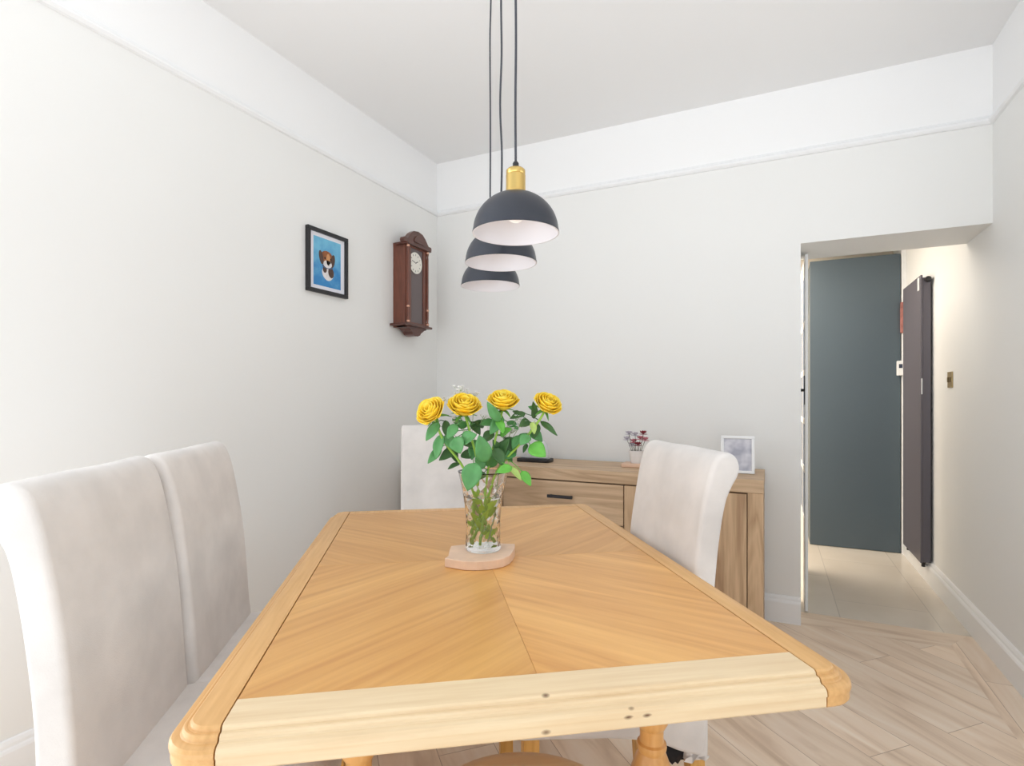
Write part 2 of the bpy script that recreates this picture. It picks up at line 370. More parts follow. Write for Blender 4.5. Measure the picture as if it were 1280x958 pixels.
# ------------------------------------------------------------------ chairs (scroll-back, upholstered)
BACK = [(0.003, 0.30), (0.006, 0.47), (-0.001, 0.55), (-0.010, 0.68), (-0.024, 0.82), (-0.042, 0.93), (-0.060, 1.0), (-0.078, 1.033), (-0.104, 1.042), (-0.128, 1.03), (-0.138, 1.005), (-0.132, 0.98), (-0.115, 0.95), (-0.100, 0.91), (-0.084, 0.82), (-0.070, 0.68), (-0.060, 0.53), (-0.054, 0.42), (-0.052, 0.30), (-0.048, 0.286), (-0.002, 0.286)]
SEAT = [(-0.04, 0.475), (0.10, 0.496), (0.25, 0.502), (0.37, 0.495), (0.415, 0.478), (0.428, 0.45), (0.428, 0.395), (0.418, 0.379), (0.36, 0.374), (0.2, 0.362), (0.08, 0.338), (0.02, 0.312), (-0.03, 0.298), (-0.045, 0.34)]
def pillow_extrude(bm, pts2, w, r, jitter=0.0, seed=0, start=0):
    """closed side profile (x,z) extruded across y with rounded outer edges"""
    P = [Vector((p[0], p[1])) for p in spline([(a, b, 0) for a, b in pts2], 5, True)]
    n = len(P); area2 = sum(P[i].x*P[(i+1) % n].y-P[(i+1) % n].x*P[i].y for i in range(n))
    sg = 1 if area2 > 0 else -1
    N = []
    for i in range(n):
        t_ = (P[(i+1) % n]-P[i-1]).normalized(); N.append(Vector((t_.y, -t_.x))*sg)
    st = []
    for k in range(6): a = PI/2*k/5; st.append((-w/2+r*(1-math.sin(a)), r*(1-math.cos(a))))
    st = st[::-1]                                       # from the outer face inwards
    st = [(-w/2+r*(1-math.cos(PI/2*k/5)), r*(1-math.sin(PI/2*k/5))) for k in range(6)]
    inner = [(-w/2+r+(w-2*r)*k/10, 0.0) for k in range(1, 10)]
    sl = st+inner+[(-y, o) for y, o in st[::-1]]
    rings = []
    for y, off in sl:
        ring = []
        for i in range(n):
            q = P[i]-N[i]*off; co_ = Vector((q.x, y, q.y))
            if jitter:
                nv = noise.noise(Vector((co_.x*7+seed, co_.y*6, co_.z*6)))
                q2 = N[i]*nv*jitter; co_ += Vector((q2.x, 0, q2.y))
            ring.append(bm.verts.new(co_))
        rings.append(ring)
    for a, b in zip(rings, rings[1:]):
        for k in range(n): bm.faces.new([a[k], a[(k+1) % n], b[(k+1) % n], b[k]])
    for rg in (rings[0], rings[-1]):                    # close each side with a strip zipped along both long edges
        rg = rg[start:]+rg[:start]; i, j = 0, n-1
        while j-i > 1:
            if (rg[i+1].co-rg[j].co).length < (rg[i].co-rg[j-1].co).length: bm.faces.new([rg[i], rg[i+1], rg[j]]); i += 1
            else: bm.faces.new([rg[i], rg[j-1], rg[j]]); j -= 1
    return bm
chairs_group = 'scroll-back dining chairs around the oak table'
def make_chair(label, u, v, ang, w=0.435, seed=0, cloth=False, deep=1.0):
    c = thing('dining_chair', label, 'chair', uv(u, v), TA+ang, chairs_group)
    link_mesh('backrest', pillow_extrude(BM(), BACK, w, 0.013, 0.003, seed, 98), M_fab, c, True, 50)
    link_mesh('seat', pillow_extrude(BM(), [(a*deep, b) for a, b in SEAT], w+0.006, 0.014, 0.003, seed+9, 68), M_fab, c, True, 50)
    for y in (-w/2+0.03, w/2-0.03):
        bm = BM(); box(bm, 0.41*deep-0.038, 0.41*deep, y-0.019, y+0.019, 0, 0.39, 0.002); link_mesh('leg', bm, M_oakleg, c)
        bm = BM()
        vs = [(-0.06, 0.0), (-0.026, 0.0), (-0.008, 0.30), (-0.046, 0.30)]
        poly_prism(bm, vs, y-0.019, y+0.019, 'XZ'); link_mesh('leg', bm, M_oakleg, c)
    if cloth:
        bm = BM(); n = 10
        rows = []
        for i in range(n+1):
            x = 0.0+0.075*i/n; y = w/2-0.014
            sag = 0.018+0.022*math.sin(PI*i/n)+0.004*math.sin(i*2.7)
            zt = 0.31+0.25*x
            rows.append([bm.verts.new((x, y-0.004*math.sin(i), zt)), bm.verts.new((x, y-0.006, zt-sag*0.6)), bm.verts.new((x-0.006, y-0.012, zt-sag-0.010)), bm.verts.new((x, y-0.10, zt-sag*0.7)), bm.verts.new((x, y-0.10, zt))])
        for a, b in zip(rows, rows[1:]):
            for k in range(5): bm.faces.new([a[k], a[(k+1) % 5], b[(k+1) % 5], b[k]])
        bm.faces.new(rows[0]); bm.faces.new(rows[-1][::-1])
        o = link_mesh('dust_cover', bm, M_dust, c, True); o['label'] = 'black dust cloth sagging under the seat'
    return c
make_chair('pale taupe velvet dining chair at the left table edge, nearest the camera', -0.550, 1.215, 0, seed=1, deep=0.9)
make_chair('pale taupe velvet dining chair at the left table edge, behind the nearest chair', -0.535, 1.660, 0, seed=4, deep=0.9)
make_chair('pale velvet dining chair on the right of the table in front of the sideboard', 0.652, 1.468, PI, w=0.43, seed=7, cloth=True)
make_chair('pale dining chair facing the camera at the far end, behind the flowers', 0.128, 2.66, -PI/2, w=0.43, seed=11)

# stool tucked under the near end of the table
stool = thing('round_stool', 'low round wooden stool tucked under the near end of the table', 'stool', uv(0.178, 0.925), TA)
SR = 0.205
link_mesh('seat', lathe(BM(), [(0, 0.418), (SR-0.02, 0.418), (SR-0.005, 0.422), (SR, 0.431), (SR-0.003, 0.441), (SR-0.013, 0.447), (SR-0.03, 0.449), (0, 0.447)], 72), wood('pale_oak_stool_seat', lin(238, 204, 156), lin(250, 226, 184), 'X', scale=1.0, rough=0.4, seed=6, fig=0.35), stool, True, 40)
for k in range(4):
    a = PI/4+k*PI/2
    p0 = Vector((0.13*math.cos(a), 0.13*math.sin(a), 0.42)); p1 = Vector((0.155*math.cos(a), 0.155*math.sin(a), 0.0))
    link_mesh('leg', tube(BM(), [p0, p0.lerp(p1, 0.5), p1], [0.016, 0.018, 0.014], 16), M_oakleg, stool, True, 40)

# ------------------------------------------------------------------ sideboard
SBX0, SBX1, SBY, SBZ = -1.99, -0.034, 2.76, 0.800
M_sbx = wood('rustic_oak_cross', lin(168, 136, 104), lin(214, 184, 150), 'X', scale=1.0, rough=0.5, seed=3.4, fig=0.35)
M_sbz = wood('rustic_oak_upright', lin(168, 134, 100), lin(214, 182, 146), 'Z', scale=1.0, rough=0.5, seed=5.1, fig=0.4)
sb = thing('sideboard', 'rustic oak sideboard with drawers and black bar handles against the back wall', 'sideboard', ((SBX0+SBX1)/2, 2.98, 0))
ox = (SBX0+SBX1)/2; lx = lambda x: x-ox; ly = lambda y: y-2.98
link_mesh('top', box(BM(), lx(SBX0), lx(SBX1), ly(SBY), ly(3.195), 0.738, SBZ, 0.0025), M_sbx, sb)
for a, b in ((SBX0+0.002, SBX0+0.068), (SBX1-0.068, SBX1-0.002)): link_mesh('side_panel', box(BM(), lx(a), lx(b), ly(SBY+0.003), ly(3.19), 0, 0.7375, 0.0015), M_sbz, sb)
bm = BM(); box(bm, lx(SBX0+0.068), lx(SBX1-0.068), ly(SBY+0.03), ly(3.19), 0.06, 0.737); box(bm, lx(SBX0+0.068), lx(SBX1-0.068), ly(SBY+0.012), ly(SBY+0.03), 0.0, 0.085)
link_mesh('carcass', bm, wood('rustic_oak_shadow_gap', lin(96, 72, 50), lin(130, 100, 72), 'X', rough=0.6), sb)
def bar_handle(parent, x, z, vertical=False, L=0.14):
    bm = BM(); y = ly(SBY)
    if vertical:
        box(bm, x-0.006, x+0.006, y-0.03, y-0.018, z-L/2, z+L/2, 0.002)
        for s in (-1, 1): box(bm, x-0.005, x+0.005, y-0.02, y+0.008, z+s*(L/2-0.012)-0.005, z+s*(L/2-0.012)+0.005)
    else:
        box(bm, x-L/2, x+L/2, y-0.03, y-0.018, z-0.008, z+0.008, 0.002)
        for s in (-1, 1): box(bm, x+s*(L/2-0.012)-0.005, x+s*(L/2-0.012)+0.005, y-0.02, y+0.008, z-0.005, z+0.005)
    link_mesh('handle', bm, M_black, parent)
for i, (z0, z1) in enumerate(((0.525, 0.731), (0.312, 0.520), (0.09, 0.307))):
    d = link_mesh('drawer', box(BM(), lx(-1.364), lx(-0.684), ly(SBY+0.004), ly(SBY+0.03), z0, z1, 0.002), wood('rustic_oak_drawer', lin(176, 144, 112), lin(218, 188, 154), 'X', scale=1.0, rough=0.5, seed=8.2+i*2.7, fig=0.4), sb)
    bar_handle(d, lx(-1.018), z0+0.128)
for x0, x1, hx in ((SBX0+0.072, -1.369, -1.41), (-0.679, SBX1-0.072, -0.60)):
    d = link_mesh('door', box(BM(), lx(x0), lx(x1), ly(SBY+0.004), ly(SBY+0.03), 0.09, 0.731, 0.002), wood('rustic_oak_door', lin(150, 114, 82), lin(212, 180, 144), 'Z', scale=1.1, rough=0.5, seed=11+x0, fig=0.4, rings=5.0), sb)
    bar_handle(d, lx(hx), 0.55, True)

# things on the sideboard
dv = thing('desk_ornament', 'small white translucent panel on a black base on the sideboard beside the flowers', 'ornament', (-1.265, 2.99, SBZ))
link_mesh('base', box(BM(), -0.10, 0.10, -0.045, 0.045, 0.0, 0.022, 0.004), M_black, dv, True, 40)
bm = BM(); poly_prism(bm, [(-0.092, 0.022), (0.09, 0.022), (0.088, 0.05), (0.078, 0.10), (0.06, 0.125), (0.03, 0.135), (-0.05, 0.135), (-0.08, 0.12), (-0.092, 0.08)], -0.012, 0.012, 'XZ', bev=0.004)
link_mesh('panel', bm, plain('frosted_white_acrylic', lin(238, 240, 240), 0.3, Transmission_Weight=0.25), dv, True, 40)

pf = thing('photo_frame', 'white photo frame with a grey photograph at the right end of the sideboard', 'picture frame', (-0.155, 2.955, SBZ+0.0015), math.radians(4))
pf.rotation_euler = (math.radians(-8), 0, math.radians(3))
bm = BM(); w2, h2 = 0.078, 0.186
for b_ in ((-w2, w2, 0, 0.014), (-w2, w2, h2-0.014, h2), (-w2, -w2+0.014, 0.014, h2-0.014), (w2-0.014, w2, 0.014, h2-0.014)): box(bm, b_[0], b_[1], -0.009, 0.009, b_[2], b_[3], 0.002)
link_mesh('frame', bm, M_gloss, pf)
t = NT('grey_soft_photograph'); co = t.add('ShaderNodeTexCoord')
nz = t.add('ShaderNodeTexNoise'); nz.inputs['Scale'].default_value = 14; t.link(co.outputs['Object'], nz.inputs['Vector'])
r = t.add('ShaderNodeValToRGB'); r.color_ramp.elements[0].position = 0.4; r.color_ramp.elements[1].position = 0.62
r.color_ramp.elements[0].color = lin(172, 172, 186); r.color_ramp.elements[1].color = lin(216, 215, 222)
t.link(nz.outputs['Fac'], r.inputs['Fac']); t.link(r.outputs['Color'], t.b.inputs['Base Color']); t.b.inputs['Roughness'].default_value = 0.2
link_mesh('photograph', box(BM(), -w2+0.013, w2-0.013, -0.003, 0.003, 0.013, h2-0.013), t.m, pf)
bm = BM(); poly_prism(bm, [(0.008, 0.15), (0.012, 0.15), (0.075, 0.012), (0.07, 0.010)], -0.012, 0.012, 'YZ'); link_mesh('strut', bm, M_gloss, pf)

random.seed(5)
pv = thing('flower_pot', 'small white pot on a peach block, half hidden behind the right-hand chair', 'pot', (-0.668, 3.0, SBZ))
link_mesh('block', box(BM(), -0.075, 0.075, -0.05, 0.05, 0, 0.022, 0.006), plain('peach_wood_block', lin(226, 190, 164), 0.6), pv)
link_mesh('pot', lathe(BM(), [(0, 0.022), (0.03, 0.022), (0.034, 0.03), (0.042, 0.09), (0.039, 0.09), (0.031, 0.034), (0, 0.034)], 32), plain('white_glazed_ceramic', lin(238, 234, 232), 0.25), pv, True, 40)
M_pinks = [plain('dusty_pink_petal', lin(206, 128, 140), 0.8), plain('wine_red_petal', lin(140, 48, 58), 0.8), plain('pale_grey_petal', lin(200, 194, 204), 0.8)]
M_stemb = plain('brown_green_stem', lin(92, 88, 62), 0.8)
spots = [(-0.055, 0.112, 2), (-0.046, 0.142, 2), (-0.012, 0.136, 2), (-0.022, 0.098, 0), (0.004, 0.082, 1), (0.014, 0.116, 0), (0.042, 0.148, 1), (0.046, 0.112, 0), (-0.03, 0.078, 2)]
for (dx, dz, mi) in spots:
    dy = random.uniform(-0.03, 0.03)
    fl = thing('small_flower', ['dusty pink', 'wine red', 'pale grey'][mi]+' little bloom in the posy behind the right-hand chair', 'flower', (-0.668, 3.0, SBZ+0.035), 0, 'little blooms in the white pot')
    link_mesh('stem', tube(BM(), spline([(dx*0.15, dy*0.15, 0), (dx*0.5, dy*0.5, 0.05), (dx, dy, dz)], 4), 0.0015, 6), M_stemb, fl)
    bm = BM()
    for lay, (rr, npet, el) in enumerate(((0.012, 4, 80), (0.020, 6, 62), (0.026, 7, 40), (0.024, 6, -5))):
        for k in range(npet):
            a = 2*PI*k/npet+lay; e_ = math.radians(el)
            d = Vector((math.cos(a)*math.cos(e_), math.sin(a)*math.cos(e_), math.sin(e_))); s_ = Vector((-math.sin(a), math.cos(a), 0))
            c0 = Vector((dx, dy, dz)); nn = d.cross(s_)
            q = [c0+nn*0.001, c0+d*rr*0.6+s_*rr*0.45, c0+d*rr+nn*0.002, c0+d*rr*0.6-s_*rr*0.45]
            q2 = [p-nn*0.0012 for p in q]
            A = [bm.verts.new(p) for p in q]; B = [bm.verts.new(p) for p in q2]
            bm.faces.new(A); bm.faces.new(B[::-1])
            for i in range(4): bm.faces.new([A[i], B[i], B[(i+1) % 4], A[(i+1) % 4]])
    link_mesh('blossom', bm, M_pinks[mi], fl)

# ------------------------------------------------------------------ vase, trivet and roses
VC = Vector((-0.667, 1.236, 0)); CR = Vector((0.9037, 0.4281, 0)); CF = Vector((-0.4281, 0.9037, 0))
tv = [(0.061, 1.333), (0.105, 1.299), (0.135, 1.292), (0.161, 1.293), (0.183, 1.299), (0.202, 1.309), (0.219, 1.329), (0.232, 1.359), (0.243, 1.395), (0.250, 1.432), (0.200, 1.447), (0.140, 1.452), (0.082, 1.440), (0.077, 1.405), (0.072, 1.37), (0.074, 1.352)]
bm = BM(); poly_prism(bm, [(a-TU, b-TV) for a, b in tv], 0, 0.022, 'XY', bev=0.002)
trv = link_mesh('trivet', bm, plain('pink_beige_stone', lin(234, 200, 172), 0.5, vary=0.08, vscale=30))
trv.location = uv(TU, TV, 0.7702); trv.rotation_euler = (0, 0, TA); tag(trv, 'pinkish wooden trivet with a curved edge under the glass vase', 'trivet')

VZ = 0.7925
vase = thing('glass_vase', 'cut crystal vase with flared rim holding the yellow roses on the table', 'vase', VC+Vector((0, 0, VZ)))
M_glass = NT('clear_cut_crystal'); b = M_glass.b
b.inputs['Base Color'].default_value = (1, 1, 1, 1); b.inputs['Roughness'].default_value = 0.02; b.inputs['IOR'].default_value = 1.46; b.inputs['Transmission Weight'].default_value = 1.0
M_glass = M_glass.m
def vase_r(h): return 0.0438 + 0.0018*math.exp(-((h-0.0)/0.02)**2) + 0.0205*max(0, (h-0.07)/0.13)**1.6
bm = BM(); NS, NH, H = 120, 90, 0.2
outer, inner = [], []
for j in range(NH+1):
    h = H*j/NH; ring = []
    for k in range(NS):
        a = 2*PI*k/NS; r_ = vase_r(h)
        g = 0
        for sgn in (1, -1):
            ph = (a*8/(2*PI)+sgn*h/0.052) % 1.0; d_ = abs(ph-0.5)
            g = max(g, max(0, 1-d_/0.10))
        g *= (1 if 0.012 < h < 0.175 else 0)
        if h < 0.004: r_ -= (0.004-h)*0.6
        r_ -= 0.0011*g
        ring.append(bm.verts.new((r_*math.cos(a), r_*math.sin(a), h)))
    outer.append(ring)
for j in range(NH+1):
    h = H-(H-0.012)*j/NH; r_ = vase_r(h)-0.0055+(0.003 if j == 0 else 0)
    inner.append([bm.verts.new((r_*math.cos(2*PI*k/NS), r_*math.sin(2*PI*k/NS), h)) for k in range(NS)])
rs = outer+inner
for a_, b_ in zip(rs, rs[1:]):
    for k in range(NS): bm.faces.new([a_[k], a_[(k+1) % NS], b_[(k+1) % NS], b_[k]])
bm.faces.new(rs[0]); bm.faces.new(rs[-1])
link_mesh('vessel', bm, M_glass, vase, True, 25)
wm = NT('water'); b = wm.b; b.inputs['Base Color'].default_value = (0.97, 1, 0.97, 1); b.inputs['Roughness'].default_value = 0; b.inputs['IOR'].default_value = 1.33; b.inputs['Transmission Weight'].default_value = 1
link_mesh('water', lathe(BM(), [(0, 0.0122)]+[(vase_r(h)-0.0058, h) for h in (0.0122, 0.03, 0.06, 0.09, 0.12, 0.135)]+[(0, 0.135)], 48), wm.m, vase, True, 40)

def petal_mat(name, c0, c1):
    t = NT(name); t.b.inputs['Roughness'].default_value = 0.65
    co = t.add('ShaderNodeTexCoord'); nz = t.add('ShaderNodeTexNoise'); nz.inputs['Scale'].default_value = 60
    t.link(co.outputs['Object'], nz.inputs['Vector'])
    r = t.add('ShaderNodeValToRGB'); r.color_ramp.elements[0].position = 0.35; r.color_ramp.elements[1].position = 0.65; r.color_ramp.elements[0].color = c0; r.color_ramp.elements[1].color = c1
    t.link(nz.outputs['Fac'], r.inputs['Fac']); t.link(r.outputs['Color'], t.b.inputs['Base Color'])
    t.b.inputs['Subsurface Weight'].default_value = 0.25; t.b.inputs['Subsurface Radius'].default_value = (1.0, 0.8, 0.2); t.b.inputs['Subsurface Scale'].default_value = 0.008
    return t.m
M_petal = petal_mat('golden_yellow_petal', lin(255, 206, 36), lin(255, 226, 86))
M_leafs = [plain('mid_green_leaf', lin(86, 150, 86), 0.45, vary=0.12, vscale=40), plain('bright_green_leaf', lin(104, 184, 70), 0.45, vary=0.1, vscale=40), plain('dark_green_leaf', lin(66, 106, 56), 0.5, vary=0.15, vscale=40), plain('pale_lime_leaf', lin(176, 204, 112), 0.5, vary=0.1, vscale=40)]
M_stem = plain('green_stem', lin(150, 196, 74), 0.5)
M_sub = plain('lime_underwater_leaf', lin(186, 224, 76), 0.5, vary=0.08, vscale=40)
M_calyx = plain('green_calyx', lin(96, 156, 72), 0.5)
def sheet(bm, grid, th):
    """closed thin solid from a grid of points"""
    R_, C_ = len(grid), len(grid[0])
    nor = [[None]*C_ for _ in range(R_)]
    for i in range(R_):
        for j in range(C_):
            a = grid[min(i+1, R_-1)][j]-grid[max(i-1, 0)][j]; b = grid[i][min(j+1, C_-1)]-grid[i][max(j-1, 0)]
            n = a.cross(b); nor[i][j] = n.normalized() if n.length > 1e-12 else Vector((0, 0, 1))
    A = [[bm.verts.new(grid[i][j]+nor[i][j]*th/2) for j in range(C_)] for i in range(R_)]
    B = [[bm.verts.new(grid[i][j]-nor[i][j]*th/2) for j in range(C_)] for i in range(R_)]
    for i in range(R_-1):
        for j in range(C_-1):
            bm.faces.new([A[i][j], A[i][j+1], A[i+1][j+1], A[i+1][j]]); bm.faces.new([B[i][j], B[i+1][j], B[i+1][j+1], B[i][j+1]])
    for i in range(R_-1):
        for j in (0, C_-1): bm.faces.new([A[i][j], A[i+1][j], B[i+1][j], B[i][j]])
    for j in range(C_-1):
        for i in (0, R_-1): bm.faces.new([A[i][j], A[i][j+1], B[i][j+1], B[i][j]])
def bloom(bm, c, axis, R, rnd):
    q = Vector((0, 0, 1)).rotation_difference(Vector(axis).normalized())
    layers = [(3, 0.24, 1.12, 0.06, 88), (4, 0.40, 1.14, 0.10, 84), (5, 0.56, 1.10, 0.18, 76), (5, 0.72, 1.04, 0.30, 66), (5, 0.86, 0.98, 0.48, 60), (6, 0.96, 0.84, 0.62, 52)]
    for li, (n, rr, hh, flare, el) in enumerate(layers):
        for k in range(n):
            a0 = 2*PI*k/n+li*0.63+rnd.uniform(-0.1, 0.1); wa = 2*PI/n*0.72
            grid = []
            hk = hh*rnd.uniform(0.94, 1.05)
            for i in range(8):
                s = i/7; row = []
                for j in range(9):
                    w_ = (j/8-0.5)*2
                    wid = wa*(0.35+0.65*math.sin(PI*min(1, s*0.62+0.12)))
                    a = a0+w_*wid
                    rad = R*rr*(0.25+0.75*math.sin(PI/2*min(1, s*1.25)))+R*flare*0.34*max(0, s-0.55)**1.3*2.2
                    z = R*hk*1.15*(s**0.9)*(1-0.14*w_*w_*s)-R*0.45*flare*max(0, s-0.72)*2.0
                    rad *= 1+0.05*w_*w_*(1 if k % 2 else -1)
                    row.append(Vector((rad*math.cos(a), rad*math.sin(a), z-R*0.55)))
                grid.append([q @ p+Vector(c) for p in row])
            sheet(bm, grid, 0.0007)
    return bm
def leaf(bm, base, tip, width, nrm, curl=0.12, th=0.0008):
    base, tip = Vector(base), Vector(tip); d = tip-base; L = d.length; d.normalize()
    n = Vector(nrm); n = (n-d*n.dot(d)).normalized(); s = d.cross(n); grid = []
    for i in range(11):
        t_ = i/10; wd = width/2*(math.sin(PI*t_**0.8)**0.75)*(1.0-0.12*t_) if 0 < t_ < 1 else 0.0003
        c = base+d*L*t_-n*curl*L*(t_**2)+n*0.0
        row = []
        for j in range(7):
            w_ = (j/6-0.5)*2
            row.append(c+s*w_*wd+n*abs(w_)*wd*0.28+n*0.02*L*math.sin(9*t_+3*w_)*abs(w_))
        grid.append(row)
    sheet(bm, grid, th); return bm
PX = 490.0                                               # metres from the photo's scale at the vase
def bp(px, py, dep=0.0): return VC+CR*((px-604)/PX)+CF*dep+Vector((0, 0, 1.18-(py-497)/PX))
rnd = random.Random(3)
# bloom centre, depth, axis (right, forward, up), radius, label, leaves [(bx,by),(tx,ty),width,depth,mat]
roses = [
 ((541, 515), -0.02, (-0.45, -0.75, 0.6), 0.036, 'leftmost of the four yellow roses, leaning out over the far chair',
   [((565, 522), (577, 536), 13, 0.03, 0), ((558, 558), (572, 578), 14, 0.02, 2), ((548, 535), (540, 528), 9, 0.02, 0), ((566, 540), (556, 536), 12, 0.02, 0), ((549, 528), (535, 549), 13, -0.03, 0), ((553, 543), (545, 572), 15, -0.02, 0), ((551, 560), (536, 578), 11, -0.01, 0), ((570, 562), (549, 574), 14, 0.0, 2), ((556, 526), (560, 548), 11, 0.0, 2), ((574, 580), (560, 585), 8, 0.0, 2)],
   [(546, 528), (556, 552), (580, 585)]),
 ((581, 509), -0.01, (0.12, -0.55, 0.85), 0.039, 'second yellow rose from the left, wide open, beside the white filler sprigs',
   [((596, 530), (610, 528), 11, 0.03, 0), ((585, 560), (603, 556), 16, 0.01, 0), ((594, 552), (590, 574), 15, 0.0, 0), ((604, 534), (592, 528), 12, 0.03, 2), ((582, 535), (574, 526), 10, 0.0, 0), ((572, 545), (577, 564), 20, -0.05, 0), ((572, 530), (562, 546), 13, -0.04, 0), ((578, 550), (596, 541), 18, -0.05, 0), ((590, 556), (577, 552), 12, -0.02, 2), ((597, 575), (587, 606), 25, -0.08, 0), ((588, 528), (600, 543), 12, 0.02, 2), ((578, 566), (588, 572), 14, 0.0, 2), ((560, 543), (566, 560), 14, -0.02, 0)],
   [(584, 527), (590, 550), (598, 585)]),
 ((629, 503), 0.0, (0.05, -0.45, 0.9), 0.037, 'tall yellow rose right of the vase centre, topmost of the four',
   [((632, 548), (645, 566), 16, 0.01, 2), ((618, 560), (630, 580), 17, -0.02, 2), ((612, 585), (618, 566), 16, -0.01, 0), ((634, 528), (648, 536), 11, 0.02, 0), ((616, 540), (604, 552), 14, 0.0, 2), ((625, 545), (638, 535), 12, 0.0, 1), ((606, 590), (596, 596), 14, -0.03, 2), ((628, 565), (640, 578), 13, 0.02, 0), ((625, 527), (610, 504), 13, -0.03, 0), ((608, 576), (602, 543), 21, -0.06, 0), ((600, 585), (606, 562), 18, -0.03, 0), ((628, 520), (613, 542), 15, -0.01, 0), ((622, 575), (634, 548), 20, 0.0, 2), ((624, 570), (618, 550), 14, 0.0, 2), ((640, 582), (622, 586), 12, -0.05, 1), ((618, 528), (601, 530), 11, 0.01, 0), ((622, 524), (630, 540), 12, -0.02, 1)],
   [(625, 525), (619, 550), (610, 588)]),
 ((684, 506), 0.0, (0.35, -0.6, 0.72), 0.034, 'rightmost of the four yellow roses, on a stem arching out to the right',
   [((650, 545), (640, 560), 13, 0.0, 0), ((664, 538), (678, 552), 14, 0.02, 0), ((648, 555), (660, 542), 14, 0.01, 0), ((645, 566), (630, 572), 12, 0.0, 0), ((662, 527), (650, 532), 12, 0.01, 2), ((672, 516), (662, 508), 9, 0.02, 0), ((668, 524), (668, 503), 10, 0.01, 2), ((676, 527), (697, 543), 9, 0.0, 2), ((662, 556), (681, 568), 22, -0.03, 1), ((661, 544), (650, 554), 15, -0.03, 0), ((657, 517), (638, 522), 10, 0.01, 2), ((665, 528), (668, 541), 9, -0.02, 3), ((659, 556), (654, 565), 6, 0.0, 2), ((637, 582), (652, 597), 9, -0.03, 3), ((652, 588), (663, 604), 12, -0.03, 1), ((652, 520), (642, 514), 8, 0.02, 2), ((672, 530), (668, 548), 12, 0.02, 2)],
   [(676, 523), (657, 548), (622, 588)]),
]
feet = [(0.02, 0.012), (-0.022, 0.008), (-0.006, -0.022), (-0.024, -0.01)]
for i, (c, dep, ax, R_, lab, lvs, path) in enumerate(roses):
    base = VC+CR*feet[i][0]+CF*feet[i][1]+Vector((0, 0, VZ+0.016))
    rose = thing('rose', lab, 'flower', base, 0, 'yellow roses in the crystal vase')
    inv = lambda p: p-base
    A = (CR*ax[0]+CF*ax[1]+Vector((0, 0, ax[2]))).normalized()
    C_ = bp(c[0], c[1], dep)
    pts = [base, base.lerp(bp(path[2][0], path[2][1], 0), 0.5)]+[bp(p[0], p[1], dep*0.6) for p in path[::-1]]+[C_-A*R_*0.5]
    link_mesh('stem', tube(BM(), [inv(p) for p in spline(pts, 6)], 0.0031, 10), M_stem, rose, True)
    link_mesh('blossom', bloom(BM(), inv(C_), A, R_, rnd), M_petal, rose, True)
    bm = BM()
    for k in range(5):
        a = 2*PI*k/5; o1 = A.orthogonal().normalized(); o2 = A.cross(o1); dr = o1*math.cos(a)+o2*math.sin(a)
        st = inv(C_)-A*R_*0.58; leaf(bm, st, st+dr*R_*0.9+A*R_*0.05, 0.009, A, 0.3)
    lathe(bm, [(0, -0.004), (0.005, -0.002), (0.008, 0.004), (0.007, 0.01), (0, 0.01)], 14, tuple(inv(C_)-A*R_*0.62), A)
    link_mesh('calyx', bm, M_calyx, rose, True)
    for (b0, t0, wd, dl, mi) in lvs:
        P0, P1 = bp(b0[0], b0[1], dl+0.012), bp(t0[0], t0[1], dl-0.008)
        nr = -CF*0.8+Vector((0, 0, 0.55))+CR*rnd.uniform(-0.5, 0.5)
        # petiole back to the stem
        near = min(spline(pts, 6), key=lambda p: (p-P0).length)
        bm = BM(); leaf(bm, inv(P0), inv(P1), wd/PX*1.05, nr)
        if (near-P0).length > 0.004: tube(bm, [inv(near), inv(near.lerp(P0, 0.5))+Vector((0, 0, 0.003)), inv(P0)+(P1-P0)*0.05], 0.0011, 6)
        link_mesh('leaf', bm, M_leafs[mi], rose, True)
    # a few lower leaves kept under water inside the vase
    for k in range(3):
        h0 = 0.03+0.032*k+0.008*i; a = 1.4*i+2.3*k
        p0 = VC+Vector((0.006*math.cos(a), 0.006*math.sin(a), VZ+h0)); p1 = VC+Vector((0.03*math.cos(a+0.5), 0.03*math.sin(a+0.5), VZ+h0+0.028))
        link_mesh('leaf', leaf(BM(), inv(p0), inv(p1), 0.016, -CF, 0.05), M_sub, rose, True)
M_gyp = plain('white_filler_blossom', lin(240, 240, 240), 0.8)
M_gst = plain('thin_grey_green_stem', lin(150, 172, 128), 0.7)
def filler(lab, tips, foot, mid):
    base = VC+CR*foot[0]+CF*foot[1]+Vector((0, 0, VZ+0.02)); s = thing('filler_sprig', lab, 'flower', base, 0, 'white filler sprigs in the crystal vase')
    bs = BM(); bb = BM(); m = bp(mid[0], mid[1], 0.015)-base
    tube(bs, spline([(0, 0, 0), m*0.5+CR*0.004, m], 6), 0.0014, 6)
    for (x, y, n, spr) in tips:
        t_ = bp(x, y, 0.02)-base; tube(bs, spline([m, m.lerp(t_, 0.5)+CF*0.01, t_], 4), 0.0008, 5)
        for k in range(n):
            p = t_+Vector((rnd.gauss(0, spr), rnd.gauss(0, spr), rnd.gauss(0, spr*0.6)))
            tube(bs, [t_-Vector((0, 0, 0.01)), p], 0.0004, 4)
            for q in range(5):
                a = 2*PI*q/5; dd = Vector((math.cos(a), math.sin(a), 0.5)).normalized()
                leaf(bb, p, p+dd*0.0062, 0.0054, (0, 0, 1), -0.1, 0.0005)
    link_mesh('stem', bs, M_gst, s)
    o = link_mesh('blossoms', bb, M_gyp, s); o['kind'] = 'stuff'
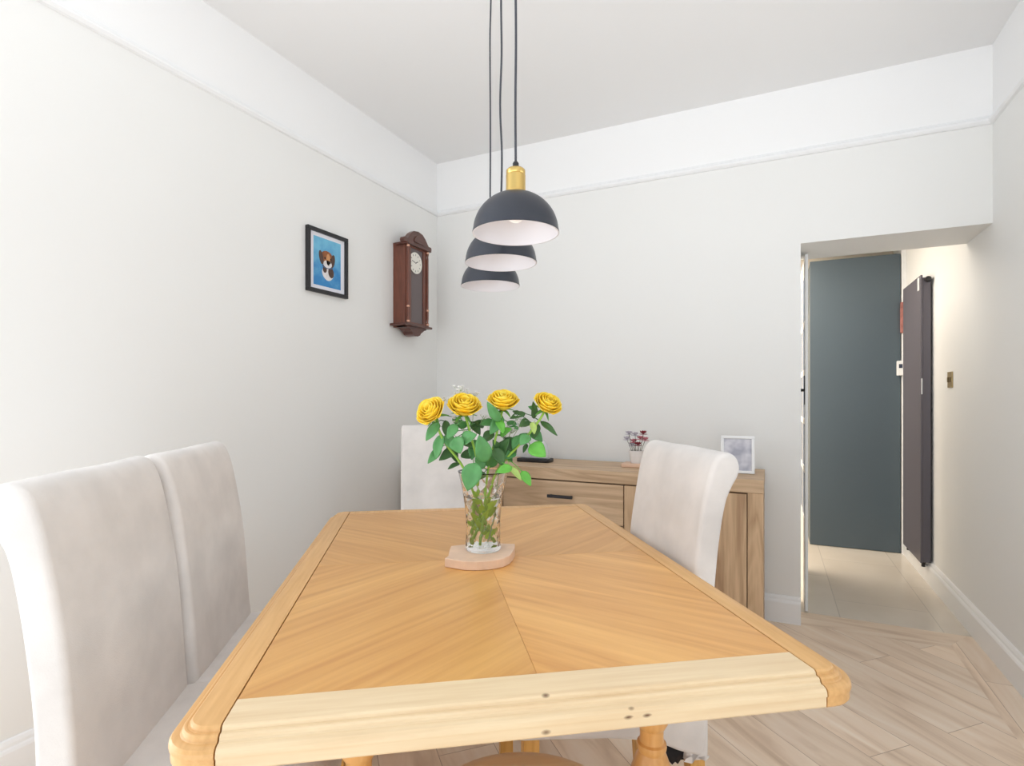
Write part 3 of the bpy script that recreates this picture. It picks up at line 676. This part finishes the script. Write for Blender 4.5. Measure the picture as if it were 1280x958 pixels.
filler('airy white filler sprig above and between the two left-hand roses', [(575, 488, 18, 0.010), (562, 498, 14, 0.007), (592, 492, 10, 0.008), (529, 520, 8, 0.007), (604, 520, 6, 0.007), (570, 525, 8, 0.008)], (0.0, 0.02), (588, 560))
filler('airy white filler sprig between the two right-hand roses', [(640, 538, 20, 0.008), (652, 530, 14, 0.008), (630, 545, 10, 0.006), (646, 522, 6, 0.006), (586, 568, 10, 0.006)], (0.01, -0.015), (625, 575))

# ------------------------------------------------------------------ pendant lamps
M_bulb = plain('white_opal_bulb', lin(250, 248, 244), 0.2); nb = M_bulb.node_tree.nodes['Principled BSDF']
nb.inputs['Emission Color'].default_value = (1, 0.97, 0.92, 1); nb.inputs['Emission Strength'].default_value = 0.35
def pendant(lab, x, y, z, seed):
    p = thing('pendant_lamp', lab, 'lamp', (x, y, z), 0, 'pendant lamps in a row above the table')
    R_, H_ = 0.1045, 0.098
    prof_o = [(R_+0.0015, 0.0), (R_+0.0015, 0.003)]+[(R_*math.cos(a)**0.96, 0.003+H_*math.sin(a)) for a in [PI/2*k/20 for k in range(1, 18)]]+[(0.022, H_+0.0025)]
    prof_i = [(0.022, H_)]+[((R_-0.0018)*math.cos(a)**0.96, 0.001+(H_-0.001)*math.sin(a)) for a in [PI/2*k/20 for k in range(17, 0, -1)]]+[(R_-0.0018, 0.0)]
    bm = BM(); lathe(bm, prof_o, 64, cap=False); n0 = len(bm.faces); lathe(bm, prof_i, 64, cap=False, mat=1)
    lathe(bm, [(R_-0.0018, 0.0), (R_+0.0015, 0.0)], 64, cap=False, mat=1); lathe(bm, [(0.0, H_), (0.022, H_)], 64, cap=False, mat=1); lathe(bm, [(0.0, H_+0.0025), (0.022, H_+0.0025)], 64, cap=False)
    sh = link_mesh('shade', bm, [M_shade, M_shadein], p, True, 50)
    bm = BM(); lathe(bm, [(0, 0.097), (0.0255, 0.097), (0.0262, 0.099), (0.0255, 0.102), (0.024, 0.103), (0.024, 0.142), (0.0225, 0.144), (0.0235, 0.146), (0.0235, 0.154), (0.020, 0.158), (0.0, 0.158)], 40)
    link_mesh('lamp_holder', bm, M_brass, p, True, 30)
    link_mesh('cord_grip', lathe(BM(), [(0, 0.157), (0.0075, 0.157), (0.0075, 0.172), (0.005, 0.176), (0, 0.176)], 20), M_black, p, True, 30)
    r = random.Random(seed); top = ZC-z-0.02
    pts = [(0, 0, 0.172)]+[(r.uniform(-0.0022, 0.0022), r.uniform(-0.0022, 0.0022), 0.172+(top-0.172)*k/7) for k in range(1, 7)]+[(0, 0, top)]
    link_mesh('cable', tube(BM(), spline(pts, 5), 0.0031, 8), M_cable, p, True)
    link_mesh('ceiling_rose', lathe(BM(), [(0, top-0.002), (0.03, top-0.002), (0.045, top+0.006), (0.048, top+0.02), (0, top+0.02)], 32), M_black, p, True, 30)
    bm = BM(); lathe(bm, [(0.0, 0.0), (0.010, 0.001), (0.018, 0.006), (0.0225, 0.014), (0.0235, 0.022), (0.021, 0.032), (0.016, 0.042), (0.0135, 0.05), (0.0135, 0.068), (0, 0.068)], 32, (0, 0, 0.028))
    link_mesh('bulb', bm, M_bulb, p, True)
pendant('black dome pendant lamp with brass holder, the nearest and largest of the three', -0.566, 1.216, 1.580, 1)
pendant('black dome pendant lamp in the middle of the row, partly behind the nearest', -0.723, 1.450, 1.576, 2)
pendant('black dome pendant lamp furthest from the camera and lowest in the photo', -0.918, 1.756, 1.581, 3)

# ------------------------------------------------------------------ picture on the left wall
PY0, PY1, PZ0, PZ1 = 2.026, 2.312, 1.714, 2.040
pic = thing('framed_picture', 'black framed painting of a brown and white dog on blue, on the left wall', 'picture', (XL, (PY0+PY1)/2, (PZ0+PZ1)/2))
hw_, hh_ = (PY1-PY0)/2, (PZ1-PZ0)/2
bm = BM(); fw = 0.019
for a in ((-hw_, hw_, -hh_, -hh_+fw), (-hw_, hw_, hh_-fw, hh_), (-hw_, -hw_+fw, -hh_+fw, hh_-fw), (hw_-fw, hw_, -hh_+fw, hh_-fw)): box(bm, 0.002, 0.022, a[0], a[1], a[2], a[3], 0.0015)
link_mesh('frame', bm, M_black, pic)
link_mesh('mount', box(BM(), 0.002, 0.010, -hw_+fw-0.001, hw_-fw+0.001, -hh_+fw-0.001, hh_-fw+0.001), plain('white_mount_card', lin(236, 236, 244), 0.8), pic)
t = NT('blue_painted_ground'); co = t.add('ShaderNodeTexCoord'); sx_ = t.add('ShaderNodeSeparateXYZ'); t.link(co.outputs['Object'], sx_.inputs[0])
nz = t.add('ShaderNodeTexNoise'); nz.inputs['Scale'].default_value = 22; nz.inputs['Detail'].default_value = 5; t.link(co.outputs['Object'], nz.inputs['Vector'])
ma = t.add('ShaderNodeMath', operation='MULTIPLY_ADD'); ma.inputs[1].default_value = 2.6; t.link(sx_.outputs[2], ma.inputs[0]); t.link(nz.outputs['Fac'], ma.inputs[2])
r = t.add('ShaderNodeValToRGB'); r.color_ramp.elements[0].position = 0.25; r.color_ramp.elements[1].position = 0.8; r.color_ramp.elements[0].color = lin(52, 134, 196); r.color_ramp.elements[1].color = lin(118, 192, 224)
t.link(ma.outputs[0], r.inputs['Fac']); t.link(r.outputs['Color'], t.b.inputs['Base Color']); t.b.inputs['Roughness'].default_value = 0.5
pm = [t.m, plain('painted_chestnut', lin(146, 88, 52), 0.7, vary=0.25, vscale=60), plain('painted_dark_brown', lin(84, 62, 52), 0.7, vary=0.2, vscale=60), plain('painted_white', lin(226, 222, 222), 0.7, vary=0.08, vscale=60), plain('painted_tan', lin(206, 150, 100), 0.7), plain('painted_collar', lin(70, 92, 124), 0.7), plain('painted_black', lin(36, 30, 32), 0.7)]
bm = BM(); pw, ph_ = 0.193, 0.247; box(bm, 0.0095, 0.0105, -pw/2, pw/2, -ph_/2, ph_/2, mat=0)
def blob(cy_, cz_, ry, rz_, mi, lay, tilt=0.0, n=20, egg=0.0):
    pts = []
    for k in range(n):
        a = 2*PI*k/n; y = ry*math.cos(a)*(1+egg*math.sin(a)); z = rz_*math.sin(a)
        pts.append((-pw/2+pw*cy_+y*math.cos(tilt)-z*math.sin(tilt), ph_/2-ph_*cz_+y*math.sin(tilt)+z*math.cos(tilt)))
    poly_prism(bm, pts, 0.0105, 0.0105+0.00025*lay, 'YZ', mat=mi)
blob(0.52, 0.72, 0.042, 0.036, 3, 1, egg=0.2); blob(0.63, 0.68, 0.020, 0.028, 2, 2, 0.2); blob(0.40, 0.64, 0.014, 0.018, 2, 2)
blob(0.50, 0.575, 0.038, 0.010, 5, 3)
blob(0.47, 0.40, 0.042, 0.038, 1, 4, egg=0.12); blob(0.27, 0.41, 0.014, 0.036, 2, 5, 0.25); blob(0.69, 0.43, 0.015, 0.036, 2, 5, -0.2)
blob(0.47, 0.37, 0.026, 0.024, 1, 5); blob(0.52, 0.42, 0.014, 0.03, 4, 6); blob(0.50, 0.52, 0.030, 0.020, 3, 6); blob(0.56, 0.475, 0.009, 0.008, 6, 8)
blob(0.40, 0.405, 0.005, 0.005, 6, 8); blob(0.61, 0.405, 0.005, 0.005, 6, 8)
link_mesh('print', bm, pm, pic)

# ------------------------------------------------------------------ wall clock
ck = thing('wall_clock', 'dark mahogany wall clock with white dial and arched crown, high by the corner', 'clock', (XL, 2.832, 1.62))
M_mah = wood('mahogany_clock_case', lin(84, 44, 32), lin(122, 68, 50), 'Z', scale=2.5, rough=0.3, fig=0.3, coat=0.3)
M_mahd = wood('dark_mahogany_moulding', lin(66, 34, 26), lin(96, 52, 40), 'Y', scale=2.5, rough=0.3, fig=0.3, coat=0.3)
M_cop = plain('copper_cap', lin(226, 176, 150), 0.3, metal=0.6)
D = 0.112
bm = BM(); box(bm, 0.0015, D-0.02, -0.104, -0.092, 0, 0.497, 0.001); box(bm, 0.0015, D-0.02, 0.092, 0.104, 0, 0.497, 0.001)
box(bm, 0.0015, 0.012, -0.092, 0.092, 0, 0.497); box(bm, 0.0015, D-0.02, -0.104, 0.104, -0.012, 0.0); box(bm, 0.0015, D-0.02, -0.104, 0.104, 0.497, 0.507)
link_mesh('case', bm, M_mah, ck)
door = BM()
box(door, D-0.02, D-0.004, -0.1, -0.066, 0.0, 0.497, 0.002); box(door, D-0.02, D-0.004, 0.066, 0.1, 0.0, 0.497, 0.002); box(door, D-0.02, D-0.004, -0.066, 0.066, 0.0, 0.022, 0.002); box(door, D-0.02, D-0.004, -0.066, 0.066, 0.478, 0.497, 0.002)
link_mesh('door', door, M_mah, ck)
M_pane = plain('grey_glass_backing', lin(104, 92, 92), 0.25, spec=0.5)
link_mesh('window_panel', box(BM(), D-0.016, D-0.012, -0.067, 0.067, 0.02, 0.48), M_pane, ck)
dl = link_mesh('dial', lathe(BM(), [(0, 0), (0.060, 0), (0.064, 0.003), (0.066, 0.004), (0.066, 0.006), (0.062, 0.006), (0.060, 0.004), (0, 0.004)], 48, (D-0.012, -0.014+0.0, 0.392), (1, 0, 0)), plain('ivory_dial', lin(236, 232, 222), 0.4), ck, True, 30)
bm = BM()
for k in range(12):
    a = 2*PI*k/12; c = Vector((D-0.0076, -0.014+0.050*math.sin(a), 0.392+0.050*math.cos(a)))
    Rm = Matrix.Translation(c) @ Matrix.Rotation(-a, 4, 'X'); g = bmesh.ops.create_cube(bm, size=1); bmesh.ops.scale(bm, vec=(0.0008, 0.003, 0.011), verts=g['verts']); bmesh.ops.transform(bm, matrix=Rm, verts=g['verts'])
link_mesh('hour_marks', bm, M_black, dl)
for L, a, w_ in ((0.030, math.radians(62), 0.004), (0.043, math.radians(-75), 0.003)):
    bm = BM(); Rm = Matrix.Translation(Vector((D-0.0065, -0.014, 0.392))) @ Matrix.Rotation(-a, 4, 'X'); g = bmesh.ops.create_cube(bm, size=1)
    bmesh.ops.scale(bm, vec=(0.001, w_, L), verts=g['verts']); bmesh.ops.translate(bm, vec=(0, 0, L*0.42), verts=g['verts']); bmesh.ops.transform(bm, matrix=Rm, verts=g['verts'])
    link_mesh('hand', bm, M_black, dl)
# arched crown with horns, scalloped apron and sill
crown = [(-0.142, 0.497), (-0.146, 0.512), (-0.140, 0.524), (-0.124, 0.524), (-0.112, 0.520), (-0.098, 0.536), (-0.076, 0.562), (-0.046, 0.582), (0, 0.590), (0.046, 0.582), (0.076, 0.562), (0.098, 0.536), (0.112, 0.520), (0.124, 0.524), (0.140, 0.524), (0.146, 0.512), (0.142, 0.497), (0.1, 0.492), (-0.1, 0.492)]
bm = BM(); poly_prism(bm, crown, D-0.03, D+0.004, 'YZ', bev=0.002)
poly_prism(bm, [(-0.128, 0.488), (-0.128, 0.500), (0.128, 0.500), (0.128, 0.488)], 0.03, D+0.014, 'YZ', bev=0.002)
link_mesh('crown', bm, M_mahd, ck)
bm = BM(); poly_prism(bm, [(0.05*math.cos(a), 0.515+0.048*math.sin(a)) for a in [PI*k/14 for k in range(15)]], D+0.004, D+0.009, 'YZ', bev=0.0015); link_mesh('crown_ornament', bm, M_mahd, ck)
apron = [(-0.104, 0.0), (-0.104, -0.012), (-0.078, -0.016), (-0.062, -0.030), (-0.046, -0.034), (-0.036, -0.052), (-0.012, -0.060), (0.012, -0.060), (0.036, -0.052), (0.046, -0.034), (0.062, -0.030), (0.078, -0.016), (0.104, -0.012), (0.104, 0.0)]
bm = BM(); poly_prism(bm, apron, 0.03, D-0.008, 'YZ', bev=0.002); box(bm, 0.004, D+0.012, -0.142, 0.142, -0.004, 0.010, 0.003)
link_mesh('base_moulding', bm, M_mahd, ck)
for y in (-0.103, 0.103):
    col_ = link_mesh('column', lathe(BM(), [(0, 0.01), (0.008, 0.01), (0.008, 0.03), (0.005, 0.036), (0.007, 0.06), (0.0075, 0.10), (0.0055, 0.115), (0.0065, 0.13), (0.0065, 0.44), (0.005, 0.455), (0.008, 0.47), (0.008, 0.488), (0, 0.488)], 20, (D+0.001, y, 0)), M_mah, ck, True, 40)
    for z in (0.018, 0.108, 0.474): link_mesh('column_ring', lathe(BM(), [(0, z), (0.009, z), (0.0098, z+0.005), (0.009, z+0.01), (0, z+0.01)], 20, (D+0.001, y, 0)), M_cop, col_, True, 40)['label'] = 'pale copper ring on the column'

# ------------------------------------------------------------------ kitchen seen through the opening
cab = thing('tall_cabinet', 'tall dark teal flat-fronted cabinet at the end of the passage', 'cabinet', (0.575, 5.0, 0))
link_mesh('door', box(BM(), -0.300, 0.302, 0.0, 0.022, 0.004, 2.268, 0.002), M_teal, cab)
link_mesh('carcass', box(BM(), -0.298, 0.300, 0.024, 0.49, 0.0, 2.264, 0.001), M_teal, cab)

rad = thing('vertical_radiator', 'tall narrow anthracite radiator on the right wall of the passage', 'radiator', (XR, 4.50, 0))
ry0, ry1 = -0.255, 0.255
bm = BM(); box(bm, -0.066, -0.054, ry0, ry1, 0.13, 1.955, 0.003); box(bm, -0.0545, -0.010, ry0+0.006, ry1-0.006, 0.135, 1.94, 0.004)
link_mesh('panel', bm, M_anth, rad)
for z in (0.20, 1.90):
    link_mesh('bracket', box(BM(), -0.03, -0.001, ry0+0.06, ry0+0.09, z-0.025, z+0.025, 0.002), M_black, rad)
for z, y in ((0.112, ry0+0.045), (0.112, ry1-0.045)):
    v_ = link_mesh('valve', lathe(BM(), [(0, 0), (0.011, 0), (0.011, 0.02), (0.014, 0.022), (0.014, 0.034), (0, 0.034)], 20, (-0.042, y, z-0.012)), M_black, rad, True, 40)
    link_mesh('pipe', tube(BM(), [(-0.042, y, z+0.0), (-0.03, y, z-0.004), (-0.002, y, z-0.004)], 0.007, 12), plain('chrome_pipe', lin(200, 200, 205), 0.2, metal=1), v_, True)
link_mesh('top_valve', lathe(BM(), [(0, 0), (0.017, 0), (0.019, 0.012), (0.015, 0.03), (0, 0.03)], 24, (-0.028, ry0+0.006, 1.925), (0, -1, 0)), M_black, rad, True, 40)
o = link_mesh('sticker', box(BM(), -0.0672, -0.0658, ry0+0.03, ry0+0.075, 1.865, 1.945), M_gloss, rad); o['label'] = 'small white sticker at the top corner'
link_mesh('air_vent_cap', box(BM(), -0.062, -0.056, ry0-0.004, ry0+0.002, 1.20, 1.30, 0.001), M_gloss, rad)

sw = thing('light_switch', 'brass light switch plate on the right wall beyond the opening', 'switch', (XR, 3.868, 1.28))
link_mesh('plate', box(BM(), -0.007, -0.0005, -0.043, 0.043, -0.045, 0.045, 0.002), plain('antique_brass_plate', lin(176, 156, 116), 0.35, metal=0.7), sw)
for y in (-0.018, 0.018):
    link_mesh('toggle', box(BM(), -0.013, -0.006, y-0.008, y+0.008, -0.014, 0.014, 0.002), plain('dark_brass_toggle', lin(120, 104, 72), 0.4, metal=0.6), sw)

bm = BM(); box(bm, XR-0.032, XR-0.0005, 5.0, 5.10, 0, 2.4); struct('trim_4', bm, M_gloss)
th = thing('thermostat', 'small white wall thermostat at the right edge of the teal cabinet', 'thermostat', (0.872, 4.97, 1.40))
link_mesh('body', box(BM(), -0.022, 0.03, -0.012, 0.026, -0.055, 0.055, 0.004), M_gloss, th)
link_mesh('screen', box(BM(), -0.012, 0.010, -0.0135, -0.011, 0.0, 0.03, 0.0005), plain('dark_screen', lin(60, 66, 84), 0.2), th)
wp = thing('wall_picture', 'narrow reddish picture above the thermostat, edge-on behind the radiator', 'picture', (0.886, 4.975, 1.78))
link_mesh('print', box(BM(), -0.012, 0.022, -0.006, 0.022, -0.115, 0.115, 0.001), plain('faded_red_print', lin(170, 112, 104), 0.7, vary=0.3, vscale=18), wp)

# open glazed door with white bars, hinged beside the opening
dr = struct('door_1', BM(), M_gloss)
dr.location = (0.171, 3.40, 0)
DW, DH, st_ = 0.86, 1.965, 0.055
bm = BM(); th_ = 0.007
box(bm, -th_, th_, 0, st_, 0.01, DH, 0.002); box(bm, -th_, th_, DW-st_, DW, 0.01, DH, 0.002); box(bm, -th_, th_, st_, DW-st_, DH-0.10, DH, 0.002); box(bm, -th_, th_, st_, DW-st_, 0.01, 0.50, 0.002)
for k in (1, 2): yy = st_+(DW-2*st_)*k/3; box(bm, -th_, th_, yy-0.022, yy+0.022, 0.50, DH-0.10)
for k in range(1, 5): zz = 0.50+(DH-0.10-0.50)*k/5; box(bm, -th_-0.0005, th_+0.0005, st_, DW-st_, zz-0.016, zz+0.016)
fr = link_mesh('door_frame', bm, M_gloss, dr)
M_dg = plain('door_glass', lin(120, 134, 154), 0.6, spec=0.1)
link_mesh('glazing', box(BM(), -0.003, 0.003, st_-0.004, DW-st_+0.004, 0.495, DH-0.095), M_dg, dr)
bm = BM(); box(bm, -th_-0.004, -th_, 0.015, 0.045, 1.14, 1.30, 0.001); tube(bm, [(-th_-0.002, 0.03, 1.22), (-th_-0.03, 0.03, 1.22), (-th_-0.034, 0.045, 1.22), (-th_-0.034, 0.13, 1.22)], 0.008, 12)
link_mesh('door_handle', bm, M_black, dr)
